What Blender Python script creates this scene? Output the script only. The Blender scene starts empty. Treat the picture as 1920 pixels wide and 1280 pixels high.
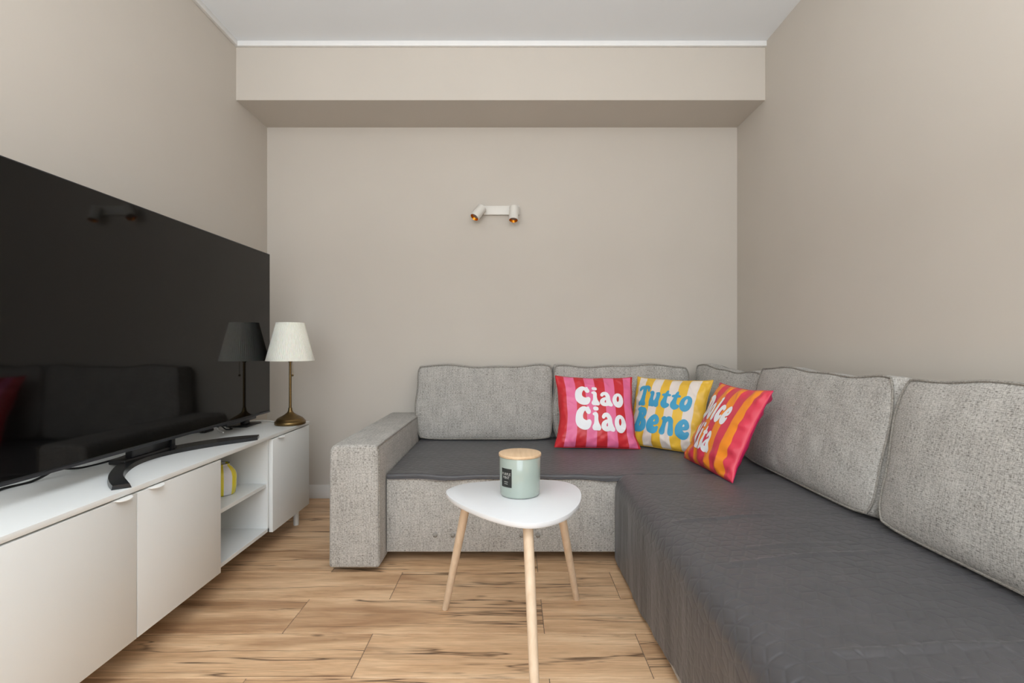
import bpy, bmesh, math, random
import numpy as np
from mathutils import Vector, Matrix, noise
random.seed(7)
PI = math.pi
sc = bpy.context.scene
COL = sc.collection

# ------------------------------------------------------------------ camera, world, lights, exposure
CAM_H = 0.957
cam_d = bpy.data.cameras.new('camera')
cam = bpy.data.objects.new('camera', cam_d); COL.objects.link(cam)
cam.location = (0, 0, CAM_H); cam.rotation_euler = (PI/2, 0, 0)
cam_d.sensor_width = 36; cam_d.lens = 17.625; cam_d.clip_start = 0.02
cam_d.shift_x = -3/1920; cam_d.shift_y = 5/1920
sc.camera = cam

sc.view_settings.view_transform = 'Standard'
sc.view_settings.look = 'None'
sc.view_settings.gamma = 1
sc.view_settings.use_curve_mapping = False
sc.view_settings.exposure = 0.0

world = bpy.data.worlds.new('world'); sc.world = world
world.use_nodes = True
wn = world.node_tree.nodes; wl = world.node_tree.links
bg = wn['Background']
sky = wn.new('ShaderNodeTexSky'); sky.sky_type = 'HOSEK_WILKIE'; sky.turbidity = 6
sky.sun_direction = Vector((0.3, 0.6, 0.7)).normalized()
wl.new(sky.outputs[0], bg.inputs[0]); bg.inputs[1].default_value = 0.6

def area(name, loc, rot, sx, sy, energy, color):
    d = bpy.data.lights.new(name, 'AREA'); d.shape = 'RECTANGLE'; d.size = sx; d.size_y = sy
    d.energy = energy; d.color = color
    o = bpy.data.objects.new(name, d); COL.objects.link(o)
    o.location = loc; o.rotation_euler = rot
    return o
# daylight coming in through the wide window behind the camera
area('window_daylight', (-0.07, -2.52, 1.45), (PI/2, 0, 0), 2.3, 1.9, 62, (0.90, 0.975, 1.05))
# unseen fill added behind the camera, aimed up to brighten the ceiling
area('bounce_fill', (-0.28, -0.7, 1.45), (PI, 0, 0), 1.9, 1.6, 110, (0.91, 0.975, 1.05))

# ------------------------------------------------------------------ materials
def srgb(r, g, b):
    f = lambda c: (c/255/12.92) if c/255 <= 0.04045 else ((c/255+0.055)/1.055)**2.4
    return (f(r), f(g), f(b), 1)

class NT:
    def __init__(self, name):
        self.m = bpy.data.materials.new(name); self.m.use_nodes = True
        self.n = self.m.node_tree.nodes; self.l = self.m.node_tree.links
        self.b = self.n['Principled BSDF']
    def node(self, t, **k):
        o = self.n.new(t)
        for a, v in k.items(): setattr(o, a, v)
        return o
    def link(self, a, b): self.l.new(a, b)
    def coord(self, kind, scale=(1, 1, 1), rnd=False):
        tc = self.node('ShaderNodeTexCoord'); src = tc.outputs[kind]
        if rnd:
            oi = self.node('ShaderNodeObjectInfo'); mu = self.node('ShaderNodeMath', operation='MULTIPLY')
            mu.inputs[1].default_value = 97.0; self.link(oi.outputs['Random'], mu.inputs[0])
            cb = self.node('ShaderNodeCombineXYZ'); self.link(mu.outputs[0], cb.inputs[0]); self.link(mu.outputs[0], cb.inputs[1])
            va = self.node('ShaderNodeVectorMath', operation='ADD')
            self.link(src, va.inputs[0]); self.link(cb.outputs[0], va.inputs[1]); src = va.outputs[0]
        self._src = src
        return self.scaled(src, scale)
    def scaled(self, src, scale):
        mp = self.node('ShaderNodeMapping'); mp.inputs['Scale'].default_value = scale
        self.link(src, mp.inputs['Vector']); return mp.outputs[0]
    def noise(self, vec, scale, detail=3, rough=.5, dist=0):
        t = self.node('ShaderNodeTexNoise'); t.inputs['Scale'].default_value = scale
        t.inputs['Detail'].default_value = detail; t.inputs['Roughness'].default_value = rough
        t.inputs['Distortion'].default_value = dist
        self.link(vec, t.inputs['Vector']); return t.outputs['Fac']
    def ramp(self, fac, stops):
        r = self.node('ShaderNodeValToRGB'); e = r.color_ramp.elements
        while len(e) < len(stops): e.new(0.5)
        for el, (p, c) in zip(e, stops):
            el.position = p; el.color = c if len(c) == 4 else (*c, 1)
        self.link(fac, r.inputs[0]); return r.outputs[0]
    def math(self, op, a, b=None, clamp=False):
        m = self.node('ShaderNodeMath', operation=op); m.use_clamp = clamp
        for i, x in enumerate((a, b)):
            if x is None: continue
            if isinstance(x, (int, float)): m.inputs[i].default_value = x
            else: self.link(x, m.inputs[i])
        return m.outputs[0]
    def mix(self, fac, a, b, mode='MIX'):
        m = self.node('ShaderNodeMix', data_type='RGBA', blend_type=mode)
        for s, x in ((m.inputs[0], fac), (m.inputs[6], a), (m.inputs[7], b)):
            if isinstance(x, (int, float)): s.default_value = x
            elif isinstance(x, tuple): s.default_value = x
            else: self.link(x, s)
        return m.outputs[2]
    def bump(self, h, strength, dist=.001):
        b = self.node('ShaderNodeBump'); b.inputs['Strength'].default_value = strength
        b.inputs['Distance'].default_value = dist
        self.link(h, b.inputs['Height']); self.link(b.outputs[0], self.b.inputs['Normal'])

def plain(name, col, rough=.5, metal=0, spec=.5, grain=0.0, gscale=30, bump=0.0, coat=0):
    t = NT(name)
    v = t.coord('Object')
    n = t.noise(v, gscale, 4)
    c = srgb(*col)
    lo = tuple(x*(1-grain) for x in c[:3])+(1,); hi = tuple(min(1, x*(1+grain)) for x in c[:3])+(1,)
    t.link(t.ramp(n, [(.3, lo), (.7, hi)]), t.b.inputs['Base Color'])
    t.b.inputs['Roughness'].default_value = rough
    t.b.inputs['Metallic'].default_value = metal
    t.b.inputs['Specular IOR Level'].default_value = spec
    t.b.inputs['Coat Weight'].default_value = coat
    if bump: t.bump(n, bump)
    return t.m

M = {}
M['wall'] = plain('wall_paint', (203, 195, 184), .75, spec=.3, grain=.012, gscale=3)
M['ceiling'] = plain('ceiling_paint', (238, 241, 243), .9, spec=.2, grain=.01, gscale=2)
M['trim'] = plain('trim_white', (238, 237, 234), .5, grain=.01)
M['skirting'] = plain('skirting_white', (226, 222, 216), .45, grain=.01)
M['grout'] = plain('grout', (128, 112, 94), .9, grain=.1, gscale=60)
M['cabinet'] = plain('cabinet_white', (229, 231, 229), .42, grain=.008, gscale=4)
M['handle'] = plain('handle_white', (236, 236, 232), .35)
M['tv_plastic'] = plain('tv_plastic', (24, 24, 26), .35)
M['tv_metal'] = plain('tv_gunmetal', (74, 76, 80), .32, metal=.8)
M['tv_foot'] = plain('tv_foot_dark', (40, 42, 44), .25, metal=.3)
M['black'] = plain('black_plastic', (20, 20, 21), .4)
M['white_cable'] = plain('white_cable', (232, 230, 225), .4)
M['fixture'] = plain('fixture_white', (226, 222, 213), .45)
M['gold'] = plain('gold_reflector', (206, 120, 20), .3, metal=.85)
M['lens'] = plain('lamp_lens', (150, 130, 116), .4)
M['glass_green'] = plain('jar_mint', (162, 174, 165), .14, grain=.015, gscale=6, coat=.5)
M['label_black'] = plain('label_black', (34, 38, 36), .5)
M['label_print'] = plain('label_print', (190, 190, 184), .5)
M['table_white'] = plain('tabletop_white', (224, 225, 226), .4, grain=.005)
M['cer_white'] = plain('ceramic_white', (226, 226, 228), .2)
M['cer_yellow'] = plain('ceramic_yellow', (232, 216, 62), .2)
M['sofa_foot'] = plain('sofa_underside', (26, 25, 24), .9)
M['red'] = plain('satin_red', (206, 44, 52), .42, grain=.05, gscale=12)
M['pink'] = plain('satin_pink', (234, 112, 156), .42, grain=.04, gscale=12)
M['yellow'] = plain('satin_yellow', (238, 190, 62), .42, grain=.05, gscale=12)
M['cream'] = plain('satin_cream', (232, 220, 210), .42, grain=.02, gscale=12)
M['orange'] = plain('satin_orange', (250, 146, 40), .42, grain=.05, gscale=12)
M['coral'] = plain('satin_coral', (222, 62, 84), .42, grain=.05, gscale=12)
M['magenta'] = plain('satin_magenta', (208, 28, 88), .42, grain=.05, gscale=12)
M['print_white'] = plain('print_white', (240, 240, 242), .5)
M['print_blue'] = plain('print_blue', (66, 160, 200), .5)

def brass():
    t = NT('antique_brass')
    v = t.coord('Object', (1, 1, 6)); n = t.noise(v, 30, 4)
    t.link(t.ramp(n, [(.3, srgb(106, 86, 53)), (.7, srgb(126, 103, 65))]), t.b.inputs['Base Color'])
    t.b.inputs['Metallic'].default_value = .9; t.b.inputs['Roughness'].default_value = .36
    return t.m
M['brass'] = brass()

def screen():
    t = NT('tv_screen_glass')
    v = t.coord('Object'); n = t.noise(v, 2, 2)
    t.link(t.ramp(n, [(.3, (.0016, .0015, .0014, 1)), (.7, (.002, .0019, .0018, 1))]), t.b.inputs['Base Color'])
    t.b.inputs['Roughness'].default_value = .045; t.b.inputs['IOR'].default_value = 1.38
    return t.m
M['screen'] = screen()

def shade_mat():
    t = NT('lampshade_fabric')
    v = t.coord('Object', (1, 1, .25)); n = t.noise(v, 160, 3)
    t.link(t.ramp(n, [(.3, srgb(232, 229, 216)), (.7, srgb(240, 237, 226))]), t.b.inputs['Base Color'])
    t.b.inputs['Roughness'].default_value = .85
    t.b.inputs['Subsurface Weight'].default_value = .15
    t.b.inputs['Subsurface Scale'].default_value = .01
    t.bump(n, .05)
    return t.m
M['shade'] = shade_mat()

def weave(name, dark, mid, light):
    t = NT(name)
    v = t.coord('UV', (105, 470, 1)); src = t._src
    a = t.noise(v, 1, 2, .6)                                 # horizontal yarn dashes
    b = t.noise(t.scaled(src, (440, 100, 1)), 1, 2, .6)       # vertical yarn dashes
    sh = t.noise(t.scaled(src, (10, 330, 1)), 1, 2, .5)      # long slubs across
    sv = t.noise(t.scaled(src, (300, 9, 1)), 1, 2, .5)       # long slubs up
    big = t.noise(t.scaled(src, (14, 9, 1)), 1, 3, .6)
    s = t.math('ADD', t.math('MULTIPLY', a, .42), t.math('MULTIPLY', b, .30))
    s = t.math('ADD', s, t.math('MULTIPLY', sh, .13))
    s = t.math('ADD', s, t.math('MULTIPLY', sv, .15))
    s = t.math('ADD', s, t.math('MULTIPLY', t.math('SUBTRACT', big, .5), .10))
    t.link(t.ramp(s, [(.39, dark), (.465, mid), (.575, light)]), t.b.inputs['Base Color'])
    t.b.inputs['Roughness'].default_value = .92; t.b.inputs['Specular IOR Level'].default_value = .2
    t.b.inputs['Sheen Weight'].default_value = .12
    t.bump(s, .6, .003)
    return t.m
M['weave'] = weave('sofa_weave', srgb(108, 104, 98), srgb(163, 159, 152), srgb(199, 195, 188))
M['piping'] = weave('piping_weave', srgb(96, 92, 85), srgb(138, 133, 125), srgb(166, 161, 152))

def quilt_mat():
    t = NT('quilted_cover')
    v = t.coord('Object'); n = t.noise(v, 9, 4); n2 = t.noise(v, 420, 2)
    c = t.ramp(n, [(.3, srgb(65, 64, 66)), (.7, srgb(72, 70, 72))])
    t.link(c, t.b.inputs['Base Color'])
    t.b.inputs['Roughness'].default_value = .5; t.b.inputs['Specular IOR Level'].default_value = .7
    t.b.inputs['Sheen Weight'].default_value = .15; t.b.inputs['Sheen Roughness'].default_value = .4
    t.bump(n2, .12, .0006)
    return t.m
M['quilt'] = quilt_mat()
M['hem'] = plain('cover_hem', (70, 69, 72), .6)
M['lining'] = plain('cover_lining', (150, 150, 152), .7)

def light_wood(name, c1, c2, sc_=(60, 60, 4)):
    t = NT(name)
    v = t.coord('Object', sc_); n = t.noise(v, 1.0, 4, .55, .4)
    sp = t.noise(t.scaled(t._src, (1, 1, 1)), 22, 2)
    c = t.ramp(n, [(.3, c1), (.7, c2)])
    knots = t.ramp(sp, [(.73, (1, 1, 1, 1)), (.78, (.55, .42, .3, 1))])
    t.link(t.mix(1.0, c, knots, 'MULTIPLY'), t.b.inputs['Base Color'])
    t.b.inputs['Roughness'].default_value = .55
    t.bump(n, .1)
    return t.m
M['beech'] = light_wood('leg_wood', srgb(212, 186, 156), srgb(226, 203, 176))
M['lid_wood'] = light_wood('lid_wood', srgb(204, 170, 132), srgb(222, 192, 156), (60, 4, 60))

def floor_wood():
    t = NT('plank_wood')
    v = t.coord('Object', (1.6, 11, 1), rnd=True); src = t._src
    base = t.noise(v, 1.4, 6, .62, .5)
    c = t.ramp(base, [(.25, srgb(180, 139, 105)), (.42, srgb(214, 174, 134)), (.58, srgb(230, 193, 153)), (.78, srgb(240, 208, 171))])
    fine = t.noise(t.scaled(src, (9, 190, 1)), 1, 4, .6, .3)
    c = t.mix(1.0, c, t.ramp(fine, [(.3, (.78, .75, .72, 1)), (.65, (1.05, 1.05, 1.05, 1))]), 'MULTIPLY')
    # smoky darker bands along the grain
    sm = t.noise(t.scaled(src, (1.1, 6.5, 1)), 1.0, 3, .6, .8)
    c = t.mix(1.0, c, t.ramp(sm, [(.30, (.66, .59, .54, 1)), (.48, (1, 1, 1, 1))]), 'MULTIPLY')
    # long dark cracks: isolines of a stretched noise, broken by a mask
    def crack(sx, sy, lvl, w, mlo, mhi, dark, off):
        mp = t.node('ShaderNodeMapping'); mp.inputs['Scale'].default_value = (sx, sy, 1); mp.inputs['Location'].default_value = (off, off*.7, off)
        t.link(src, mp.inputs['Vector'])
        n = t.noise(mp.outputs[0], 1, 5, .5, .15)
        d = t.math('ABSOLUTE', t.math('SUBTRACT', n, lvl))
        line = t.math('SUBTRACT', 1.0, t.math('DIVIDE', d, w), clamp=True)
        mk = t.noise(t.scaled(src, (1.3, 5, 1)), 1.2+off*.01, 2)
        msk = t.ramp(mk, [(mlo, (0, 0, 0, 1)), (mhi, (1, 1, 1, 1))])
        f = t.math('MULTIPLY', line, msk)
        return t.math('MULTIPLY', f, dark)
    c1 = crack(.36, 5.5, .5, .0075, .36, .50, .95, 3.1)
    c2 = crack(.8, 14, .54, .010, .46, .60, .55, 17.3)
    c3 = crack(.28, 4.2, .44, .005, .36, .48, .85, 41.9)
    ck = t.math('MAXIMUM', t.math('MAXIMUM', c1, c2), c3)
    c = t.mix(ck, c, srgb(88, 62, 42))
    # knots
    vo = t.node('ShaderNodeTexVoronoi'); vo.inputs['Scale'].default_value = 1.0
    t.link(t.scaled(src, (3.0, 9.0, 1)), vo.inputs['Vector'])
    dn = t.math('ADD', vo.outputs['Distance'], t.math('MULTIPLY', t.noise(t.scaled(src, (9, 30, 1)), 1, 3), .16))
    kn = t.ramp(dn, [(.10, (1, 1, 1, 1)), (.17, (0, 0, 0, 1))])
    c = t.mix(t.math('MULTIPLY', kn, .75), c, srgb(84, 56, 36))
    t.link(c, t.b.inputs['Base Color'])
    t.b.inputs['Roughness'].default_value = .42; t.b.inputs['Specular IOR Level'].default_value = .4
    t.bump(t.math('SUBTRACT', fine, t.math('MULTIPLY', ck, 1.5)), .15, .001)
    return t.m
M['plank'] = floor_wood()

def clear_glass():
    t = NT('window_glass')
    t.b.inputs['Transmission Weight'].default_value = 1; t.b.inputs['Roughness'].default_value = 0
    v = t.coord('Object'); n = t.noise(v, 1, 1)
    t.link(t.ramp(n, [(.3, (.97, .98, .98, 1)), (.7, (.98, .99, .99, 1))]), t.b.inputs['Base Color'])
    return t.m
M['glass'] = clear_glass()

# ------------------------------------------------------------------ mesh helpers
def box_uv(me):
    uv = me.uv_layers.new(name='UVMap')
    n = len(me.loops)
    vi = np.empty(n, dtype=np.int32); me.loops.foreach_get('vertex_index', vi)
    co = np.empty(len(me.vertices)*3); me.vertices.foreach_get('co', co); co = co.reshape(-1, 3)
    pn = np.empty(len(me.polygons)*3); me.polygons.foreach_get('normal', pn); pn = np.abs(pn.reshape(-1, 3))
    lt = np.empty(len(me.polygons), dtype=np.int32); me.polygons.foreach_get('loop_total', lt)
    ax = np.repeat(np.argmax(pn, axis=1), lt)
    c = co[vi]
    out = np.empty((n, 2))
    out[:, 0] = np.where(ax == 0, c[:, 1], c[:, 0]); out[:, 1] = np.where(ax == 2, c[:, 1], c[:, 2])
    uv.data.foreach_set('uv', out.ravel())

def link_mesh(name, me, mat, parent=None, local=False, smooth=False, angle=None):
    if not local and parent is not None:
        me.transform(Matrix.Translation(-Vector(abs_loc(parent))))
    if smooth:
        me.polygons.foreach_set('use_smooth', [True]*len(me.polygons))
    me.update()
    box_uv(me)
    for m_ in (mat if isinstance(mat, (list, tuple)) else [mat]): me.materials.append(m_)
    o = bpy.data.objects.new(name, me); COL.objects.link(o)
    if parent is not None: o.parent = parent
    if smooth and angle:
        me.set_sharp_from_angle(angle=angle)
    return o

def abs_loc(p):
    v = Vector((0, 0, 0))
    while p is not None: v = v + p.location; p = p.parent
    return v

def thing(name, label, cat, loc, rot=(0, 0, 0), group=None):
    o = bpy.data.objects.new(name, None); COL.objects.link(o)
    o.location = loc; o.rotation_euler = rot; o.empty_display_size = .1
    o['label'] = label; o['category'] = cat
    if group: o['group'] = group
    return o

def tag(o, label, cat, group=None):
    o['label'] = label; o['category'] = cat
    if group: o['group'] = group
    return o

def py_mesh(name, verts, faces):
    me = bpy.data.meshes.new(name); me.from_pydata([tuple(v) for v in verts], [], faces); me.update(); return me

def bm_box(bm, x0, x1, y0, y1, z0, z1, bevel=0, seg=2):
    r = bmesh.ops.create_cube(bm, size=1)
    for v in r['verts']:
        v.co = Vector(((x0+x1)/2+v.co.x*(x1-x0), (y0+y1)/2+v.co.y*(y1-y0), (z0+z1)/2+v.co.z*(z1-z0)))
    if bevel:
        es = list({e for v in r['verts'] for e in v.link_edges})
        bmesh.ops.bevel(bm, geom=es, offset=bevel, segments=seg, affect='EDGES', profile=.5)

def box(name, x0, x1, y0, y1, z0, z1, mat, parent=None, bevel=0, seg=2, local=False):
    bm = bmesh.new(); bm_box(bm, x0, x1, y0, y1, z0, z1, bevel, seg)
    me = bpy.data.meshes.new(name); bm.to_mesh(me); bm.free()
    return link_mesh(name, me, mat, parent, local, smooth=bevel > 0, angle=math.radians(35) if bevel else None)

def boxes(name, lst, mat, parent=None, bevel=0):
    bm = bmesh.new()
    for b in lst: bm_box(bm, *b, bevel)
    me = bpy.data.meshes.new(name); bm.to_mesh(me); bm.free()
    return link_mesh(name, me, mat, parent, smooth=bevel > 0, angle=math.radians(35) if bevel else None)

def tube_mesh(name, pts, r, sides=8, closed=False, caps=True):
    pts = [Vector(p) for p in pts]; n = len(pts)
    rs = r if isinstance(r, (list, tuple)) else [r]*n
    V = []; F = []; up = None
    for i, p in enumerate(pts):
        a = pts[(i-1) % n] if (closed or i > 0) else p
        b = pts[(i+1) % n] if (closed or i < n-1) else p
        t = (b-a).normalized()
        if up is None:
            up = Vector((0, 0, 1)) if abs(t.z) < .9 else Vector((1, 0, 0))
        s = t.cross(up).normalized(); up = s.cross(t).normalized()
        for k in range(sides):
            an = 2*PI*k/sides
            V.append(p+(s*math.cos(an)+up*math.sin(an))*rs[i])
    m = n if closed else n-1
    for i in range(m):
        for k in range(sides):
            a = i*sides+k; b = i*sides+(k+1) % sides
            j = (i+1) % n
            c = j*sides+(k+1) % sides; d = j*sides+k
            F.append((a, b, c, d))
    if not closed and caps:
        F.append(tuple(range(sides))[::-1]); F.append(tuple(range((n-1)*sides, n*sides)))
    return py_mesh(name, V, F)

def tube(name, pts, r, mat, parent=None, sides=8, closed=False, local=False):
    return link_mesh(name, tube_mesh(name, pts, r, sides, closed), mat, parent, local, smooth=True, angle=math.radians(50))

def spline(pts, n=12, closed=False):
    P = [Vector(p) for p in pts]; out = []; N = len(P)
    rng = N if closed else N-1
    for i in range(rng):
        if closed: p0, p1, p2, p3 = P[(i-1) % N], P[i], P[(i+1) % N], P[(i+2) % N]
        else: p0, p1, p2, p3 = P[max(i-1, 0)], P[i], P[i+1], P[min(i+2, N-1)]
        for k in range(n):
            t = k/n
            out.append(.5*((2*p1)+(-p0+p2)*t+(2*p0-5*p1+4*p2-p3)*t*t+(-p0+3*p1-3*p2+p3)*t**3))
    if not closed: out.append(P[-1])
    return out

def lathe(name, prof, mat, parent, c=(0, 0, 0), sides=48, fn=None, local=False, angle=40, caps=True):
    V = []; F = []
    for (r, z) in prof:
        for k in range(sides):
            a = 2*PI*k/sides; rr = fn(r, z, a) if fn else r
            V.append((c[0]+rr*math.cos(a), c[1]+rr*math.sin(a), c[2]+z))
    for i in range(len(prof)-1):
        for k in range(sides):
            F.append((i*sides+k, i*sides+(k+1) % sides, (i+1)*sides+(k+1) % sides, (i+1)*sides+k))
    if caps and prof[0][0] > 1e-6: F.append(tuple(range(sides))[::-1])
    if caps and prof[-1][0] > 1e-6: F.append(tuple(range((len(prof)-1)*sides, len(prof)*sides)))
    return link_mesh(name, py_mesh(name, V, F), mat, parent, local, smooth=True, angle=math.radians(angle))

def sstep(a, b, x):
    t = max(0, min(1, (x-a)/(b-a))); return t*t*(3-2*t)

def structure(o): o['kind'] = 'structure'; return o

# ------------------------------------------------------------------ the room
XL, XR, YB, YF, ZC = -1.535, 1.392, 3.122, -2.6, 2.625
SOF_Y, SOF_Z = 2.773, 2.306          # boxed soffit along the back wall
structure(box('wall_left', XL-.12, XL, YF-.12, YB+.12, -.1, ZC+.1, M['wall']))
structure(box('wall_right', XR, XR+.12, YF-.12, YB+.12, -.1, ZC+.1, M['wall']))
structure(box('wall_back', XL, XR, YB, YB+.12, -.1, ZC+.1, M['wall']))
structure(box('trim_1', XL, XR, SOF_Y, YB, SOF_Z, ZC, M['wall']))                    # the soffit, painted like the walls
structure(box('ceiling', XL, XR, YF-.12, YB+.12, ZC, ZC+.12, M['ceiling']))
wx0, wx1, wz0, wz1 = -1.22, 1.08, .5, 2.4
structure(boxes('wall_front', [(XL, wx0, YF-.12, YF, 0, ZC), (wx1, XR, YF-.12, YF, 0, ZC),
                     (wx0, wx1, YF-.12, YF, 0, wz0), (wx0, wx1, YF-.12, YF, wz1, ZC)], M['wall']))
win = structure(boxes('window_1', [(wx0, wx0+.05, YF-.09, YF-.03, wz0, wz1), (wx1-.05, wx1, YF-.09, YF-.03, wz0, wz1),
      (wx0+.05, wx1-.05, YF-.09, YF-.03, wz0, wz0+.05), (wx0+.05, wx1-.05, YF-.09, YF-.03, wz1-.05, wz1),
      (-.1, -.04, YF-.09, YF-.03, wz0+.05, wz1-.05)], M['trim'], bevel=.004))
box('pane', wx0+.05, -.1, YF-.065, YF-.055, wz0+.05, wz1-.05, M['glass'], win)
box('pane', -.04, wx1-.05, YF-.065, YF-.055, wz0+.05, wz1-.05, M['glass'], win)
# white edging under the ceiling
structure(box('trim_2', XL, XR, SOF_Y-.018, SOF_Y, ZC-.028, ZC, M['trim'], bevel=.002))
structure(box('trim_3', XL, XL+.018, YF, SOF_Y-.018, ZC-.028, ZC, M['trim'], bevel=.002))
# baseboards
structure(box('baseboard_back', XL, XR, YB-.014, YB, 0, .083, M['skirting'], bevel=.003))
structure(box('baseboard_left', XL, XL+.014, YF, YB-.014, 0, .083, M['skirting'], bevel=.003))
structure(box('baseboard_right', XR-.014, XR, YF, YB-.014, 0, .083, M['skirting'], bevel=.003))
# floor: grout bed, every plank an object
fl = structure(box('floor', XL, XR, YF-.12, YB+.12, -.1, -.002, M['grout']))
PW, PL, Y0 = .2235, .8685, 1.437
flz = abs_loc(fl)
mesh_cache = {}
def plank_mesh(l, w):
    key = (round(l, 4), round(w, 4))
    if key not in mesh_cache:
        bm = bmesh.new(); bm_box(bm, -l/2, l/2, -w/2, w/2, -.012, 0, .0012, 1)
        me = bpy.data.meshes.new('plank'); bm.to_mesh(me); bm.free()
        box_uv(me); me.materials.append(M['plank']); mesh_cache[key] = me
    return mesh_cache[key]
g = .0012
k0 = math.floor((YF-Y0)/PW); k1 = math.ceil((YB-Y0)/PW)
for k in range(k0, k1):
    ya, yb = max(Y0+k*PW, YF), min(Y0+(k+1)*PW, YB-.001)
    if yb-ya < .02: continue
    off = -.466 if k % 2 == 0 else -.766
    for j in range(-3, 4):
        xa, xb = max(off+j*PL, XL), min(off+(j+1)*PL, XR)
        if xb-xa < .01: continue
        o = bpy.data.objects.new('plank', plank_mesh(xb-xa-2*g, yb-ya-2*g))
        COL.objects.link(o); o.parent = fl
        o.location = ((xa+xb)/2, (ya+yb)/2, 0)

# ------------------------------------------------------------------ quilting relief
def rhombille(x, y, a):
    """distance to the seams of a tumbling-block quilting pattern, edge length a (numpy arrays)"""
    h = a*math.sqrt(3)
    best = None
    def cell(ox, oy):
        cx = np.round((x-ox)/h)*h+ox; cy = np.round((y-oy)/(3*a))*3*a+oy
        return x-cx, y-cy
    p1 = cell(0, 0); p2 = cell(h/2, 1.5*a)
    m = (p1[0]**2+p1[1]**2) < (p2[0]**2+p2[1]**2)
    px = np.where(m, p1[0], p2[0]); py = np.where(m, p1[1], p2[1])
    d = np.full(x.shape, -1e9)
    for k in range(3):
        an = k*PI/3
        d = np.maximum(d, np.abs(px*math.cos(an)+py*math.sin(an)))
    d = h/2-d
    for k in range(3):
        an = PI/2+k*2*PI/3
        ux, uy = math.cos(an), math.sin(an)
        t = np.clip(px*ux+py*uy, 0, a)
        d = np.minimum(d, np.hypot(px-t*ux, py-t*uy))
    return d

def smooth_noise(x, y, fx, fy, seed, octaves=3):
    rs = np.random.RandomState(seed); out = np.zeros_like(x)
    for o in range(octaves*4):
        s = 2**(o//4); an = rs.uniform(0, 2*PI); ph = rs.uniform(0, 2*PI)
        out += np.sin((x*fx*math.cos(an)+y*fy*math.sin(an))*s+ph)/s
    return out/octaves/1.6

def grid_obj(name, P, mat, parent=None, closed_back=None):
    """P: (nu, nv, 3) array -> smooth quad grid"""
    nu, nv = P.shape[:2]
    me = bpy.data.meshes.new(name)
    me.vertices.add(nu*nv); me.vertices.foreach_set('co', P.reshape(-1))
    i, j = np.meshgrid(np.arange(nu-1), np.arange(nv-1), indexing='ij')
    a = i*nv+j
    q = np.stack([a, a+nv, a+nv+1, a+1], -1).reshape(-1)
    nf = (nu-1)*(nv-1)
    me.loops.add(nf*4); me.loops.foreach_set('vertex_index', q.astype(np.int32))
    me.polygons.add(nf); me.polygons.foreach_set('loop_start', np.arange(nf, dtype=np.int32)*4)
    me.update(calc_edges=True); me.validate()
    return link_mesh(name, me, mat, parent, smooth=True)

# ------------------------------------------------------------------ corner sofa
SEAT = .379
sofa = thing('corner_sofa', 'light grey woven L-shaped corner sofa with one wide arm, under dark quilted covers', 'sofa', (.1, 2.6, 0))
def rounded_prism(name, poly, y0, y1, mat, parent, bev=.02, seg=4):
    bm = bmesh.new()
    a = [bm.verts.new((x, y0, z)) for x, z in poly]; b = [bm.verts.new((x, y1, z)) for x, z in poly]
    bm.faces.new(a); bm.faces.new(b[::-1]); n = len(poly)
    for i in range(n): bm.faces.new((a[i], b[i], b[(i+1) % n], a[(i+1) % n]))
    bmesh.ops.recalc_face_normals(bm, faces=bm.faces)
    bmesh.ops.bevel(bm, geom=list(bm.edges), offset=bev, segments=seg, affect='EDGES', profile=.5)
    me = bpy.data.meshes.new(name); bm.to_mesh(me); bm.free()
    return link_mesh(name, me, mat, parent, smooth=True, angle=math.radians(60))
arm = rounded_prism('arm', [(-.772, .022), (-.560, .022), (-.563, .515), (-.575, .537), (-.752, .537), (-.770, .515)], 2.09, 3.095, M['weave'], sofa, .014, 3)
# piping along the inner top edge of the arm and down its front edge
tube('arm_piping', spline([(-.5675, 3.09, .530), (-.5675, 2.6, .531), (-.5675, 2.13, .530), (-.5665, 2.098, .522), (-.562, 2.094, .49), (-.5605, 2.094, .3), (-.5605, 2.094, .04)], 6),
     .0036, M['piping'], arm, 6)
box('seat_base', -.56, .445, 2.205, 3.09, .045, SEAT, M['weave'], sofa, bevel=.012, seg=3)
box('chaise_base', .456, 1.345, .46, 3.09, .018, .335, M['weave'], sofa, bevel=.010, seg=3)
box('chaise_seat', .487, 1.345, .47, 3.085, .33, SEAT, M['weave'], sofa, bevel=.022, seg=3)
fp = box('front_panel', -.557, .455, 2.196, 2.206, .047, .372, M['weave'], sofa, bevel=.004)
for bx in (-.344, -.266, .035, .106):
    b_ = lathe('tuft_button', [(0, -.0001), (.0085, 0), (.0105, .003), (.008, .007), (.003, .0095), (0, .0098)], M['piping'], fp, sides=16, local=True)
    b_.rotation_euler = (PI/2, 0, 0); b_.location = (bx-.1, 2.196-2.6, .122)
boxes('back_frame', [(-.555, 1.345, 3.075, 3.10, .385, .60), (1.345, 1.372, .46, 3.10, .03, .62)], M['weave'], sofa, .005)
for (fx, fy) in ((-.70, 2.2), (-.70, 3.0), (.56, .6), (1.25, .6), (1.2, 2.9), (.5, 2.95)):
    lathe('foot', [(.02, 0), (.022, .002), (.022, .04), (.018, .046)], M['sofa_foot'], sofa, c=(fx, fy, 0), sides=16)

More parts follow.
